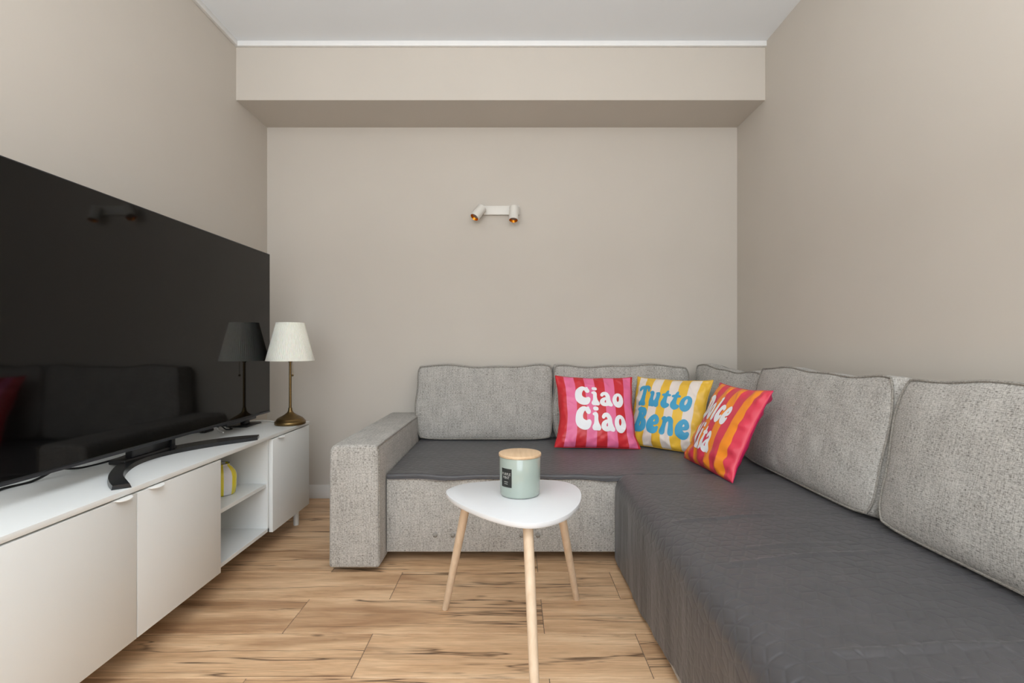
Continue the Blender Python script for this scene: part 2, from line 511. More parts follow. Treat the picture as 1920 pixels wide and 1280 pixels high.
# ---- quilted covers (lie on the seats)
def chaise_cover():
    y0, y1, st = .43, 2.196, .0025
    xb, xs, zt, zb, R = 1.315, .446, .3925, .022, .062
    # arc length profile from the back of the seat across the top, round the edge and down
    Ltop = xb-(xs+R); Larc = R*PI/2; Ldn = zt-R-zb
    L = Ltop+Larc+Ldn
    S, Y = np.meshgrid(np.arange(0, L, st), np.arange(y0, y1, st), indexing='ij')
    drop = .048*np.clip((1.72-Y)/.45, 0, 1)
    S2 = np.where(S > Ltop+Larc, Ltop+Larc+(S-Ltop-Larc)*(Ldn-drop)/Ldn, S)
    a = np.clip((S2-Ltop)/R, 0, PI/2)
    top = S2 < Ltop; dn = S2 > Ltop+Larc
    X = np.where(top, xb-S2, np.where(dn, xs, xs+R-R*np.sin(a)))
    Z = np.where(top, zt, np.where(dn, zt-R-(S2-Ltop-Larc), zt-R+R*np.cos(a)))
    NX = np.where(top, 0, np.where(dn, -1, -np.sin(a))); NZ = np.where(top, 1, np.where(dn, 0, np.cos(a)))
    # the far end rounds down towards the other seat
    far = np.clip((Y-(y1-.035))/.035, 0, 1)
    Z = Z-np.where(Z > .2, .010*far**2, 0)
    d = rhombille(Y*1.0+S*.12+.003*smooth_noise(S,Y,12,12,41), S+.003*smooth_noise(S,Y,12,12,42), .039)
    puff = 1-np.exp(-(d/.0023)**2)
    topm = np.clip((Ltop+.03-S2)/.08, 0, 1); dnm = np.clip((S2-Ltop-Larc*.5)/.1, 0, 1)
    fade = np.clip((2.3-Y)/.8, .35, 1)
    h = (.0016*puff+.0005*np.clip(d/.014, 0, 1))*fade*(1-.6*dnm)
    h += .0007*smooth_noise(S, Y, 45, 60, 31)*topm
    h += .0022*smooth_noise(S, Y, 9, 11, 3)*topm
    h += dnm*(.003+.0038*smooth_noise(S, Y, 5, 22, 5)+.0016*smooth_noise(S, Y, 12, 75, 6))
    # raised creases across the seat
    def ridge(yc, slope, curv, s0, s1, amp, w):
        u = Ltop-S2
        c = yc+slope*u+curv*u*u+.004*np.sin(u*23+yc)
        e = np.clip((u-s0)/.08, 0, 1)*np.clip((s1-u)/.18, 0, 1)
        return 1.25*amp*e*np.exp(-((Y-c)/w)**2)
    h += ridge(1.585, .30, -.25, -.02, .42, .0048, .010)
    h += ridge(1.27, .30, -.22, .02, .55, .0038, .011)
    h += ridge(1.36, .25, -.25, .10, .5, .0022, .010)
    h += ridge(.91, .09, -.05, .04, .75, .0048, .012)
    X = X+NX*h; Z = Z+NZ*h
    me = grid_obj('chaise_cover', np.stack([X, Y, Z], -1), M['quilt'])
    return me
cc = chaise_cover()
tag(cc, 'dark grey quilted cover draped over the long right-hand seat and down its side', 'sofa cover', 'dark quilted sofa covers')

def seat_cover():
    x0, x1, y0, y1, st = -.553, 1.26, 2.186, 3.06, .0045
    zt, R = .389, .010
    Ltop = y1-(y0+R); Larc = R*PI/2; Ldn = .013
    L = Ltop+Larc+Ldn
    X, S = np.meshgrid(np.arange(x0, x1, st), np.arange(0, L, st), indexing='ij')
    X = X[::-1].copy()
    a = np.clip((S-Ltop)/R, 0, PI/2); top = S < Ltop; dn = S > Ltop+Larc
    Y = np.where(top, y1-S, np.where(dn, y0, y0+R-R*np.sin(a)))
    Z = np.where(top, zt, np.where(dn, zt-R-(S-Ltop-Larc), zt-R+R*np.cos(a)))
    d = rhombille(X+S*.1, S, .039)
    h = .0010*(1-np.exp(-(d/.004)**2))+.0022*smooth_noise(X, S, 9, 8, 12)
    lip = np.clip((S-Ltop+.05)/.05, 0, 1)
    Z = Z+h+lip*.003*np.sin(X*11+1)+lip*.002*np.sin(X*27)
    Y = Y-lip*.003*np.sin(X*17+.5)
    Z = Z-np.where(X > .44, .003, 0)*np.clip((2.3-Y)/.1, 0, 1)
    o = grid_obj('seat_cover', np.stack([X, Y, Z], -1), M['quilt'])
    return o
sct = seat_cover()
tag(sct, 'dark grey quilted cover lying flat on the seat beside the sofa arm', 'sofa cover', 'dark quilted sofa covers')
hp = [(x, 2.186-.003*math.sin(x*17+.5)-.001, .3715+.003*math.sin(x*11+1)+.002*math.sin(x*27)-.006*sstep(.3, .44, x)) for x in np.linspace(-.55, .46, 90)]
tube('hem', hp, .003, M['hem'], sct, 6)
hp2 = [(x, y+.004, z-.0045) for x, y, z in hp if x < -.28]
tube('lining_edge', hp2, .0026, M['lining'], sct, 6)['label'] = 'pale lining showing at the hem'

# ------------------------------------------------------------------ big back cushions
def back_cushion(loc, rot, w, h, t, seed, label, bulge=.035, sag=.012, round_=.05):
    root = thing('back_cushion', label, 'cushion', loc, rot, 'big grey back cushions of the sofa')
    rs = np.random.RandomState(seed); ph = rs.uniform(0, 6, 12)
    nu, nv = 64, 44
    U, Vv = np.meshgrid(np.linspace(-1, 1, nu), np.linspace(-1, 1, nv), indexing='ij')
    def surf(U, V, side):
        x = w/2*U*(1-round_*np.abs(V)**7)+.004*np.sin(V*5+ph[0])*U
        z = h/2*V*(1-round_*np.abs(U)**9)+h/2
        z = z+np.clip(V, 0, 1)**2*(.006*np.sin(U*4+ph[1])+.0035*np.sin(U*9+ph[2])-sag*(1-np.abs(U)**4)*.5)
        x = x+.006*np.sin(z*16+ph[3])*np.clip(np.abs(U)-.4, 0, 1)
        dome = (1-np.abs(U)**3.2)*(1-np.abs(V)**3.0)
        dome = np.clip(dome, 0, 1)**.7
        wr = .0025*smooth_noise(U*w, V*h, 22, 26, seed+5)*np.clip(dome*2, 0, 1)
        low = 1+.35*np.clip(-V, -1, 1)
        y = side*(t/2+bulge*dome*low)+side*wr
        return np.stack([x, y, z], -1)
    F = surf(U, Vv, -1); B = surf(U, Vv, 1)
    B[:, :, 1] = np.minimum(B[:, :, 1], t/2+.012)
    V = [tuple(p) for p in F.reshape(-1, 3)]+[tuple(p) for p in B.reshape(-1, 3)]
    N = nu*nv; faces = []
    for i in range(nu-1):
        for j in range(nv-1):
            a = i*nv+j; faces.append((a, a+nv, a+nv+1, a+1)); faces.append((N+a, N+a+1, N+a+nv+1, N+a+nv))
    loop = [(i, 0) for i in range(nu)]+[(nu-1, j) for j in range(1, nv)]+[(i, nv-1) for i in range(nu-2, -1, -1)]+[(0, j) for j in range(nv-2, 0, -1)]
    n = len(loop)
    # gusset with a slight outward bulge
    rows = [[i*nv+j for i, j in loop]]
    cz = h/2
    for s in (.2, .5, .8):
        row = []
        for (i, j) in loop:
            p = F[i, j]*(1-s)+B[i, j]*s
            dx, dz = p[0]/(w/2), (p[2]-cz)/(h/2)
            m_ = max(abs(dx), abs(dz))
            bz = .010*4*s*(1-s)
            V.append((p[0]+bz*(dx if abs(dx) > .9*m_ else 0), p[1], p[2]+bz*(dz if abs(dz) > .9*m_ else 0)))
            row.append(len(V)-1)
        rows.append(row)
    rows.append([N+i*nv+j for i, j in loop])
    for r in range(4):
        for k in range(n):
            faces.append((rows[r][k], rows[r+1][k], rows[r+1][(k+1) % n], rows[r][(k+1) % n]))
    me = py_mesh('cushion_body', V, faces)
    bm = bmesh.new(); bm.from_mesh(me); bmesh.ops.recalc_face_normals(bm, faces=bm.faces); bm.to_mesh(me); bm.free()
    link_mesh('cushion_body', me, M['weave'], root, local=True, smooth=True)
    for nm, G, sd in (('piping', F, -1), ('piping', B, 1)):
        pts = [Vector(G[i, j])+Vector((0, sd*.001, 0)) for i, j in loop]
        tube(nm, pts, .0042, M['piping'], root, 6, closed=True, local=True)
    return root
la = math.radians
back_cushion((-.173, 3.005, .397), (la(-4), 0, 0), .80, .430, .12, 1, 'leftmost big grey woven back cushion, standing upright beside the sofa arm', .028)
back_cushion((.636, 3.005, .397), (la(-4), 0, 0), .80, .432, .12, 2, 'big grey back cushion on the back wall behind the red and pink striped pillow', .028)
back_cushion((1.166, 2.742, .397), (la(-5), la(3.0), la(-75)), .54, .428, .10, 3, 'grey back cushion slumped in the sofa corner, behind the yellow and cream pillow', .022, .02)
back_cushion((1.182, 2.010, .397), (la(-11), 0, la(-90)), .87, .452, .12, 4, 'big grey back cushion against the right wall, just right of the orange striped pillow', .036)
back_cushion((1.180, 1.120, .397), (la(-11), 0, la(-90)), .86, .462, .12, 6, 'nearest big grey back cushion at the right edge of the photo', .036)

# ------------------------------------------------------------------ rounded letter shapes (strokes with varying width)
def K(*p):
    P = [Vector(q) for q in p]
    return ('s', p if len(p) < 3 else [tuple(v) for v in spline(P, 6)])
GL = {
 'C': (.78, [K((.62,.77,.12),(.50,.87,.08),(.36,.85,.11),(.22,.70,.15),(.17,.50,.17),(.22,.30,.20),(.38,.20,.20),(.54,.20,.17),(.66,.32,.10)), ('s', ((.62,.92,.055),(.63,.75,.11)))]),
 'i': (.46, [K((.17,.90,.085),(.27,.90,.085)), K((.10,.66,.05),(.22,.65,.09),(.22,.45,.09),(.22,.25,.11),(.13,.11,.105)), K((.22,.3,.11),(.34,.11,.105)), K((.13,.1,.1),(.34,.1,.1))]),
 'a': (.66, [K((.12,.57,.075),(.20,.66,.075),(.34,.66,.09),(.43,.53,.10),(.44,.34,.11),(.48,.17,.13),(.58,.10,.085)), K((.42,.40,.06),(.27,.40,.065),(.15,.29,.10),(.13,.16,.12),(.24,.09,.09),(.42,.13,.09))]),
 'o': (.60, [('e', (.29, .36, .285, .37, .12)), ('h', (.29, .43, .062, .145, .12))]),
 'T': (.62, [K((.05,.74,.055),(.13,.86,.085),(.30,.90,.09),(.48,.91,.075),(.57,.86,.06)), K((.54,.86,.08),(.56,.74,.05)), K((.33,.88,.11),(.32,.5,.10),(.29,.22,.12),(.16,.10,.09)), K((.30,.24,.12),(.40,.10,.09)), K((.16,.09,.08),(.40,.09,.08))]),
 'u': (.68, [K((.09,.67,.06),(.19,.65,.09),(.18,.42,.09),(.20,.22,.14),(.33,.15,.13),(.45,.24,.12),(.51,.45,.10),(.51,.63,.10)), K((.42,.67,.05),(.52,.67,.07)), K((.5,.3,.1),(.52,.12,.12)), K((.15,.08,.07),(.20,.2,.1))]),
 't': (.50, [K((.27,.84,.045),(.25,.72,.08),(.22,.45,.10),(.21,.24,.15),(.31,.14,.13),(.44,.17,.08)), K((.07,.64,.05),(.24,.66,.07),(.43,.66,.045))]),
 'B': (.68, [K((.12,.90,.08),(.22,.90,.09),(.23,.5,.12),(.17,.2,.12),(.10,.10,.09)), K((.2,.90,.09),(.38,.88,.10),(.47,.74,.09),(.40,.59,.07),(.25,.55,.05)), K((.38,.53,.08),(.50,.40,.12),(.50,.22,.14),(.38,.11,.11),(.15,.09,.09))]),
 'e': (.62, [K((.20,.38,.05),(.34,.40,.055),(.46,.47,.075),(.44,.60,.085),(.33,.67,.085),(.21,.57,.10),(.15,.38,.14),(.18,.22,.16),(.31,.14,.14),(.43,.15,.11),(.51,.26,.06))]),
 'n': (.70, [K((.08,.64,.05),(.18,.64,.09),(.19,.4,.09),(.15,.14,.13)), K((.2,.5,.07),(.33,.66,.085),(.46,.62,.10),(.50,.4,.10),(.52,.14,.12))]),
 'D': (.76, [K((.12,.90,.08),(.22,.90,.09),(.22,.5,.12),(.17,.2,.12),(.10,.10,.09)), K((.22,.90,.09),(.42,.86,.10),(.57,.68,.12),(.60,.45,.14),(.52,.23,.14),(.36,.11,.10),(.15,.09,.09))]),
 'l': (.40, [K((.14,.95,.05),(.22,.92,.08),(.20,.5,.10),(.19,.14,.13))]),
 'c': (.58, [K((.46,.60,.09),(.36,.67,.07),(.23,.60,.11),(.16,.42,.13),(.17,.25,.16),(.29,.15,.15),(.41,.17,.11),(.49,.28,.06))]),
 'V': (.66, [K((.08,.92,.07),(.16,.80,.10),(.24,.5,.11),(.30,.14,.12)), K((.31,.2,.11),(.44,.6,.08),(.50,.82,.09),(.58,.92,.06))]),
}
def glyph_field(ch, gx, gy, y0):
    f = np.full(gx.shape, -1e9); holes = []
    for kind, p in GL[ch][1]:
        if kind == 's':
            for (ax, ay, ar), (bx, by, br) in zip(p[:-1], p[1:]):
                vx, vy = bx-ax, by-ay
                t = np.clip(((gx-ax)*vx+(gy-ay)*vy)/(vx*vx+vy*vy), 0, 1)
                d = (ar+(br-ar)*t)-np.hypot(gx-ax-t*vx, gy-ay-t*vy)
                k = .02
                hh = np.clip(.5+.5*(d-f)/k, 0, 1); f = f*(1-hh)+d*hh+k*hh*(1-hh) if True else f
        else:
            cx, cy, rx, ry, tl = p
            X = (gx-cx)*math.cos(tl)-(gy-cy)*math.sin(tl); Y = (gx-cx)*math.sin(tl)+(gy-cy)*math.cos(tl)
            q = (1-np.hypot(X/rx, Y/ry))*min(rx, ry)
            if kind == 'e': f = np.maximum(f, q)
            else: holes.append(q)
    for q in holes: f = np.minimum(f, -q)
    return f
glyph_cache = {}
def glyph_tris(ch, step=.016):
    """marching squares, filled: returns verts (x,y) and polygons"""
    if ch in glyph_cache: return glyph_cache[ch]
    xs = np.arange(-.12, 1.0, step); ys = np.arange(-.1, 1.12, step)
    gx, gy = np.meshgrid(xs, ys, indexing='ij'); f = glyph_field(ch, gx, gy, 0)
    V = []; idx = {}; polys = []
    def add(key, x, y):
        if key not in idx: idx[key] = len(V); V.append((x, y))
        return idx[key]
    for i in range(len(xs)-1):
        for j in range(len(ys)-1):
            c = [(i, j), (i+1, j), (i+1, j+1), (i, j+1)]
            fv = [f[a, b] for a, b in c]
            if max(fv) <= 0: continue
            poly = []
            for k in range(4):
                a, b = c[k], c[(k+1) % 4]; fa, fb = fv[k], fv[(k+1) % 4]
                if fa > 0: poly.append(add(a, xs[a[0]], ys[a[1]]))
                if (fa > 0) != (fb > 0):
                    t = fa/(fa-fb)
                    poly.append(add((min(a, b), max(a, b)), xs[a[0]]+(xs[b[0]]-xs[a[0]])*t, ys[a[1]]+(ys[b[1]]-ys[a[1]])*t))
            if len(poly) >= 3: polys.append(poly)
    glyph_cache[ch] = (V, polys); return glyph_cache[ch]

# ------------------------------------------------------------------ printed throw pillows
def throw_pillow(loc, rot, w, h, T, seed, label, stripes, mats, backmat, rows, pmat, scrunch=1.0, letter_label=None):
    """stripes: u positions (0..1) of the colour changes; rows: (text, u0, u1, v_base, cap, slope, slant)"""
    root = thing('throw_pillow', label, 'pillow', loc, rot, 'striped throw pillows with lettering')
    def S(u, v, side, lift=0):
        # u, v in -1..1 (v up)
        au, av = abs(u), abs(v)
        x = w/2*u*(1-.075*(1-v*v)); z = h/2*v*(1-(.065 if v > 0 else .02)*(1-u*u))
        x += .012*u*au*sstep(-.6, -1, v)
        e = max(au, av)
        edge = sstep(.55, 1, e)
        z += h/2
        dome = (max(0, 1-au**2.3)**.55)*(max(0, 1-av**2.3)**.55)
        y = T*dome*(1+.25*(-v)*(1 if v < 0 else .6))
        # gathers near the seams
        n1 = noise.noise(Vector((x*26+seed, z*7, seed*3.1)))*sstep(.45, .95, av)
        n2 = noise.noise(Vector((x*7, z*26+seed*2, seed*1.7+side)))*sstep(.45, .95, au)
        n3 = noise.noise(Vector((x*9+seed, z*11, seed)))
        n4 = noise.noise(Vector((x*34+z*30, z*12-x*10, seed*2.2)))*sstep(-.55, -1, v)*-1 if False else 0
        body = sstep(0, .12, 1-e)
        crease = noise.noise(Vector((x*20-z*22, z*9+x*6, seed*5.3)))
        fold = 1-abs(noise.noise(Vector((x*13+z*12+seed, z*9-x*7, seed*.7))))*4
        y += body*(.006*n3+(.011*n1+.011*n2)*scrunch+.011*crease*sstep(.1, .9, -v)*scrunch+.0035*max(0, fold)*scrunch*sstep(.5, .9, e))
        z += .006*noise.noise(Vector((x*9, side*0, seed)))*edge*(1 if v > 0 else .3)
        x += .006*noise.noise(Vector((z*9, 3, seed)))*edge
        if v < -.8: z = max(z, .002)
        return Vector((x, side*(y+lift), z))
    us = set(np.linspace(-1, 1, 111).tolist())
    for s in stripes: us.add(2*s-1)
    us = sorted(us); us2 = [us[0]]
    sset = [2*s-1 for s in stripes]
    for q in us[1:]:
        if q-us2[-1] < .008:
            if any(abs(q-s) < 1e-9 for s in sset): us2[-1] = q
            continue
        us2.append(q)
    us = us2; vs = np.linspace(-1, 1, 111).tolist(); nu, nv = len(us), len(vs)
    V = []; F = []; mi = []
    for side in (-1, 1):
        for u in us:
            for v in vs: V.append(S(u, v, side))
    N = nu*nv
    ua = np.array(us); va = np.array(vs)
    def on_cloth(u, v, lift):
        i = int(np.clip(np.searchsorted(ua, u)-1, 0, nu-2)); j = int(np.clip(np.searchsorted(va, v)-1, 0, nv-2))
        a = (u-ua[i])/(ua[i+1]-ua[i]); b = (v-va[j])/(va[j+1]-va[j])
        p = (V[i*nv+j]*(1-a)*(1-b)+V[(i+1)*nv+j]*a*(1-b)+V[(i+1)*nv+j+1]*a*b+V[i*nv+j+1]*(1-a)*b)
        return p+Vector((0, -lift, 0))
    for i in range(nu-1):
        uc = ((us[i]+us[i+1])/2+1)/2
        k = sum(1 for s in stripes if uc > s)
        for j in range(nv-1):
            a = i*nv+j
            F.append((a, a+nv, a+nv+1, a+1)); mi.append(k % 2)
            F.append((N+a, N+a+1, N+a+nv+1, N+a+nv)); mi.append(2)
    me = py_mesh('pillow_case', V, F)
    for p, m_ in zip(me.polygons, mi): p.material_index = m_
    bm = bmesh.new(); bm.from_mesh(me); bmesh.ops.remove_doubles(bm, verts=bm.verts, dist=.0003); bm.to_mesh(me); bm.free()
    link_mesh('pillow_case', me, [mats[0], mats[1], backmat], root, local=True, smooth=True)
    # seam cord around the edge
    lp = [(u, -1) for u in us]+[(1, v) for v in vs[1:]]+[(u, 1) for u in us[::-1][1:]]+[(-1, v) for v in vs[::-1][1:-1]]
    seam = [S(u, v, -1) for u, v in lp]
    tube('seam', seam, .0016, backmat, root, 5, closed=True, local=True)
    for (text, u0, u1, vb, cap, slope, slant) in rows:
        total = sum(GL[c][0] for c in text)
        sx = (u1-u0)/total; cur = 0
        for ch in text:
            gv, gp = glyph_tris(ch)
            pts = []
            for (x, y) in gv:
                uu = u0+(cur+x)*sx+slant*y*cap; vv = vb+y*cap-slope*(uu-u0)
                pts.append(on_cloth(2*uu-1, 2*vv-1, .0017))
            cur += GL[ch][0]
            me = py_mesh('printed_letter', pts, [tuple(p[::-1]) if False else tuple(p) for p in gp])
            link_mesh('printed_letter', me, pmat, root, local=True, smooth=True)
    return root

throw_pillow((.452, 2.700, .396), (la(-24), la(1.2), la(0)), .440, .412, .062, 3.0,
    'red and pink striped pillow with white words Ciao Ciao, leaning on the back cushions', [.10, .23, .355, .485, .615, .745, .87, .975],
    (M['red'], M['pink']), M['red'], [('Ciao', .215, .865, .555, .29, .06, 0), ('Ciao', .21, .875, .215, .325, .06, 0)], M['print_white'])
throw_pillow((.790, 2.685, .396), (la(-22), 0, la(-42)), .440, .400, .058, 8.0,
    'yellow and cream striped pillow with blue words Tutto Bene, half behind the orange pillow', [.055, .155, .275, .40, .52, .64, .765, .885],
    (M['yellow'], M['cream']), M['yellow'], [('Tutto', .085, .86, .55, .32, .06, .03), ('Bene', .10, .88, .18, .35, .06, .03)], M['print_blue'], 1.2)
throw_pillow((.862, 2.250, .396), (la(-26), 0, la(-85)), .435, .412, .054, 15.0,
    'orange and coral striped pillow with white words Dolce Vita, leaning against the right-hand cushions', [.06, .165, .285, .40, .52, .64, .77, .885],
    (M['coral'], M['orange']), M['magenta'], [('Dolce', .095, .69, .52, .31, .03, 0), ('Vita', .165, .58, .165, .32, .03, 0)], M['print_white'], 1.3)

# ------------------------------------------------------------------ low white TV cabinet
CX0, CX1, CT, CB = XL+.003, -1.102, .543, .100
cab = thing('media_cabinet', 'low white media cabinet with flat doors and one open shelf bay under the television', 'cabinet', (-1.32, 1.87, 0))
slab_t = .016
box('top_slab', CX0, CX1, .62, 2.705, CT-slab_t, CT, M['cabinet'], cab, bevel=.0012, seg=2)
zt = CT-slab_t
DZ = CX1-.018      # carcass front plane; doors stand proud of it
dv = [.64, 1.062, 1.468, 1.888, 2.290, 2.700]
for yy in (.625, 1.052, 1.878, 2.283, 2.686):
    box('side_panel', CX0+.012, DZ, yy, yy+.016, CB+.002, zt, M['cabinet'], cab, bevel=.0008, seg=1)
box('bottom_panel', CX0+.012, DZ, .641, 2.686, CB+.002, CB+.018, M['cabinet'], cab, bevel=.0008, seg=1)
box('back_panel', CX0, CX0+.012, .625, 2.702, CB+.002, zt, M['cabinet'], cab)
box('shelf', CX0+.012, DZ-.006, 1.894, 2.283, .306, .322, M['cabinet'], cab, bevel=.0008, seg=1)
def door(y0, y1, hy):
    d = box('door', CX1-.0175, CX1, y0, y1, CB-.003, zt-.005, M['cabinet'], cab, bevel=.0012, seg=2)
    # half-moon tab pull on the door's top edge
    V = []; F = []; n = 16; r = .03
    zt_ = zt-.0035
    for lvl in (zt_, zt_-.0022):
        V.append((CX1-.010, hy-r, lvl)); V.append((CX1-.010, hy+r, lvl))
        for k in range(n+1):
            a = PI*k/n
            V.append((CX1+.017*math.sin(a), hy+r*math.cos(a), lvl-.004*math.sin(a)))
    m = n+3
    F.append([0]+[2+n-k for k in range(n+1)][::1]+[1]); F.append([m+i for i in F[0]][::-1])
    ring = F[0]
    for i in range(len(ring)):
        a, b = ring[i], ring[(i+1) % len(ring)]; F.append((b, a, a+m, b+m))
    me = py_mesh('tab_pull', V, F)
    bm = bmesh.new(); bm.from_mesh(me); bmesh.ops.recalc_face_normals(bm, faces=bm.faces); bm.to_mesh(me); bm.free()
    link_mesh('tab_pull', me, M['handle'], d)
door(.628, 1.056, .70)
door(1.060, 1.4665, 1.415)
door(1.4695, 1.888, 1.545)
door(2.294, 2.703, 2.372)
for (lx, ly) in ((-1.152, 2.655), (-1.48, 2.655), (-1.152, .70), (-1.48, .70), (-1.30, 1.60)):
    lathe('leg', [(.0125, 0), (.0135, .002), (.0135, CB+.001)], M['handle'], cab, c=(lx, ly, 0), sides=20)

# striped jug on the shelf
jug = thing('striped_vase', 'small yellow and white striped ceramic vase on the cabinet shelf', 'vase', (-1.235, 2.125, .322))
prof = [(.0, .001), (.044, .001), (.050, .006), (.054, .04), (.055, .085), (.050, .105), (.036, .124), (.028, .131), (.028, .140), (.024, .141), (.023, .128), (.0, .12)]
prof = [(r, z*.93) for r, z in prof]
sides = 60
V = []; F = []; mi = []
for (r, z) in prof:
    for k in range(sides):
        a = 2*PI*k/sides; V.append((r*math.cos(a), r*math.sin(a), z))
for i in range(len(prof)-1):
    for k in range(sides):
        F.append((i*sides+k, i*sides+(k+1) % sides, (i+1)*sides+(k+1) % sides, (i+1)*sides+k)); mi.append(((k+9)//6) % 2)
me = py_mesh('vase_body', V, F)
for p, m_ in zip(me.polygons, mi): p.material_index = m_
link_mesh('vase_body', me, [M['cer_white'], M['cer_yellow']], jug, local=True, smooth=True, angle=la(50))
lathe('rim', [(.0245, .1300), (.0285, .1300), (.0285, .1318), (.0245, .1318), (.0245, .1300)], M['tv_metal'], jug, sides=32, local=True, caps=False)['label'] = 'grey rim'

# ------------------------------------------------------------------ television
TX, TY0, TY1, TZ0, TZ1 = -1.276, 1.183, 2.625, .6015, 1.4275
tv = thing('television', 'large black flat-screen television standing on the white cabinet', 'television', (-1.31, 1.86, CT))
box('bezel', TX-.012, TX, TY0, TY1, TZ0, TZ1, M['tv_plastic'], tv, bevel=.002, seg=2)
box('screen', TX-.004, TX+.0009, TY0+.004, TY1-.004, TZ0+.012, TZ1-.004, M['screen'], tv)
box('chin_strip', TX-.002, TX+.0018, TY0+.001, TY1-.001, TZ0, TZ0+.008, M['tv_metal'], tv, bevel=.0006, seg=1)['label'] = 'thin gunmetal strip along the bottom edge'
box('rear_housing', TX-.062, TX-.011, TY0+.14, TY1-.14, TZ0+.02, TZ0+.50, M['tv_plastic'], tv, bevel=.012, seg=2)
# curved boomerang foot
front = [(-1.103, 1.448), (-1.140, 1.485), (-1.194, 1.540), (-1.242, 1.612), (-1.284, 1.712), (-1.296, 1.812), (-1.276, 1.905), (-1.238, 1.985), (-1.190, 2.055), (-1.140, 2.115), (-1.105, 2.163)]
rear = [(-1.138, 1.418), (-1.190, 1.470), (-1.250, 1.545), (-1.318, 1.660), (-1.358, 1.760), (-1.372, 1.850), (-1.356, 1.950), (-1.322, 2.040), (-1.270, 2.125), (-1.205, 2.190), (-1.130, 2.228)]
fr = spline([(x, y, 0) for x, y in front], 6); re = spline([(x, y, 0) for x, y in rear], 6)
V = []; F = []; n = len(fr)
for a, b in zip(fr, re):
    c = a+(a-b)*.05; 
    ins = (b-a)*.10
    V += [(a.x, a.y, CT+.0005), ((a+ins).x, (a+ins).y, CT+.013), ((b-ins*.5).x, (b-ins*.5).y, CT+.013), (b.x, b.y, CT+.0005)]
for i in range(n-1):
    for k in range(4):
        a = i*4+k; b = i*4+(k+1) % 4; F.append((a, b, b+4, a+4))
F.append((0, 1, 2, 3)); F.append(tuple(range((n-1)*4, n*4))[::-1])
me = py_mesh('stand_foot', V, F)
bm = bmesh.new(); bm.from_mesh(me); bmesh.ops.recalc_face_normals(bm, faces=bm.faces); bm.to_mesh(me); bm.free()
link_mesh('stand_foot', me, M['tv_foot'], tv)
boxes('stand_neck', [(-1.375, -1.318, 1.70, 1.965, CT+.004, CT+.020), (-1.345, -1.32, 1.735, 1.935, CT+.02, TZ0+.06)], M['tv_plastic'], tv, .003)
box('stand_bracket', -1.322, -1.312, 1.925, 1.945, CT+.012, TZ0+.03, M['tv_plastic'], tv, bevel=.001)

# black box on a small stand behind the far end of the television
st = thing('media_box', 'small black media box on a flat stand under the far end of the television', 'media box', (-1.37, 2.53, CT))
box('base_plate', -1.43, -1.325, 2.49, 2.635, CT+.0005, CT+.007, M['black'], st, bevel=.002)
box('stem', -1.385, -1.36, 2.54, 2.585, CT+.006, CT+.026, M['black'], st, bevel=.002)
box('housing', -1.40, -1.345, 2.36, 2.625, CT+.025, CT+.062, M['tv_metal'], st, bevel=.006, seg=3)['label'] = 'dark grey housing'
# cables
tag(tube('power_cord', spline([(-1.232, 2.60, CT+.005), (-1.275, 2.66, CT+.004), (-1.335, 2.692, CT+.004), (-1.39, 2.668, CT+.005), (-1.44, 2.62, CT+.005), (-1.45, 2.52, CT+.004), (-1.455, 2.42, CT+.004), (-1.50, 2.36, CT+.004)], 8), .0032, M['white_cable'], None, 8),
    'white lamp cord running from the brass lamp behind the television', 'cable')
ad = thing('cable_adapter', 'small black adapter with a short white lead lying under the television', 'adapter', (-1.43, 2.34, CT))
box('adapter_body', -1.462, -1.434, 2.33, 2.40, CT+.0005, CT+.014, M['black'], ad, bevel=.003)
tube('lead', spline([(-1.45, 2.40, CT+.008), (-1.425, 2.405, CT+.012), (-1.39, 2.37, CT+.006), (-1.352, 2.335, CT+.0035)], 8), .0032, M['white_cable'], ad, 8)['label'] = 'white lead'
tube('lead', spline([(-1.45, 2.33, CT+.007), (-1.46, 2.27, CT+.01), (-1.48, 2.20, CT+.005)], 8), .003, M['black'], ad, 8)
tag(tube('signal_cable', spline([(-1.40, 2.46, CT+.012), (-1.385, 2.445, CT+.006), (-1.365, 2.43, CT+.004), (-1.385, 2.415, CT+.004), (-1.42, 2.43, CT+.018), (-1.46, 2.45, CT+.004), (-1.50, 2.3, CT+.004)], 8), .003, M['black'], None, 8),
    'thin black cable curling beside the white cord near the media box', 'cable')
tag(tube('hanging_cable', spline([(-1.42, 2.10, CT+.07), (-1.40, 2.05, CT+.03), (-1.39, 2.0, CT+.006), (-1.43, 1.9, CT+.004), (-1.42, 1.78, CT+.004), (-1.44, 1.66, CT+.004), (-1.46, 1.58, CT+.03), (-1.47, 1.55, CT+.08)], 8), .0035, M['black'], None, 8),
    'black cable trailing on the cabinet behind the television stand', 'cable')
tag(tube('flat_cable', spline([(-1.40, 1.62, CT+.075), (-1.42, 1.56, CT+.03), (-1.44, 1.50, CT+.004), (-1.45, 1.42, CT+.004), (-1.42, 1.34, CT+.004), (-1.42, 1.30, CT+.05), (-1.40, 1.28, CT+.09)], 8), .004, M['black'], None, 8),
    'black cable looping down behind the near half of the television', 'cable')

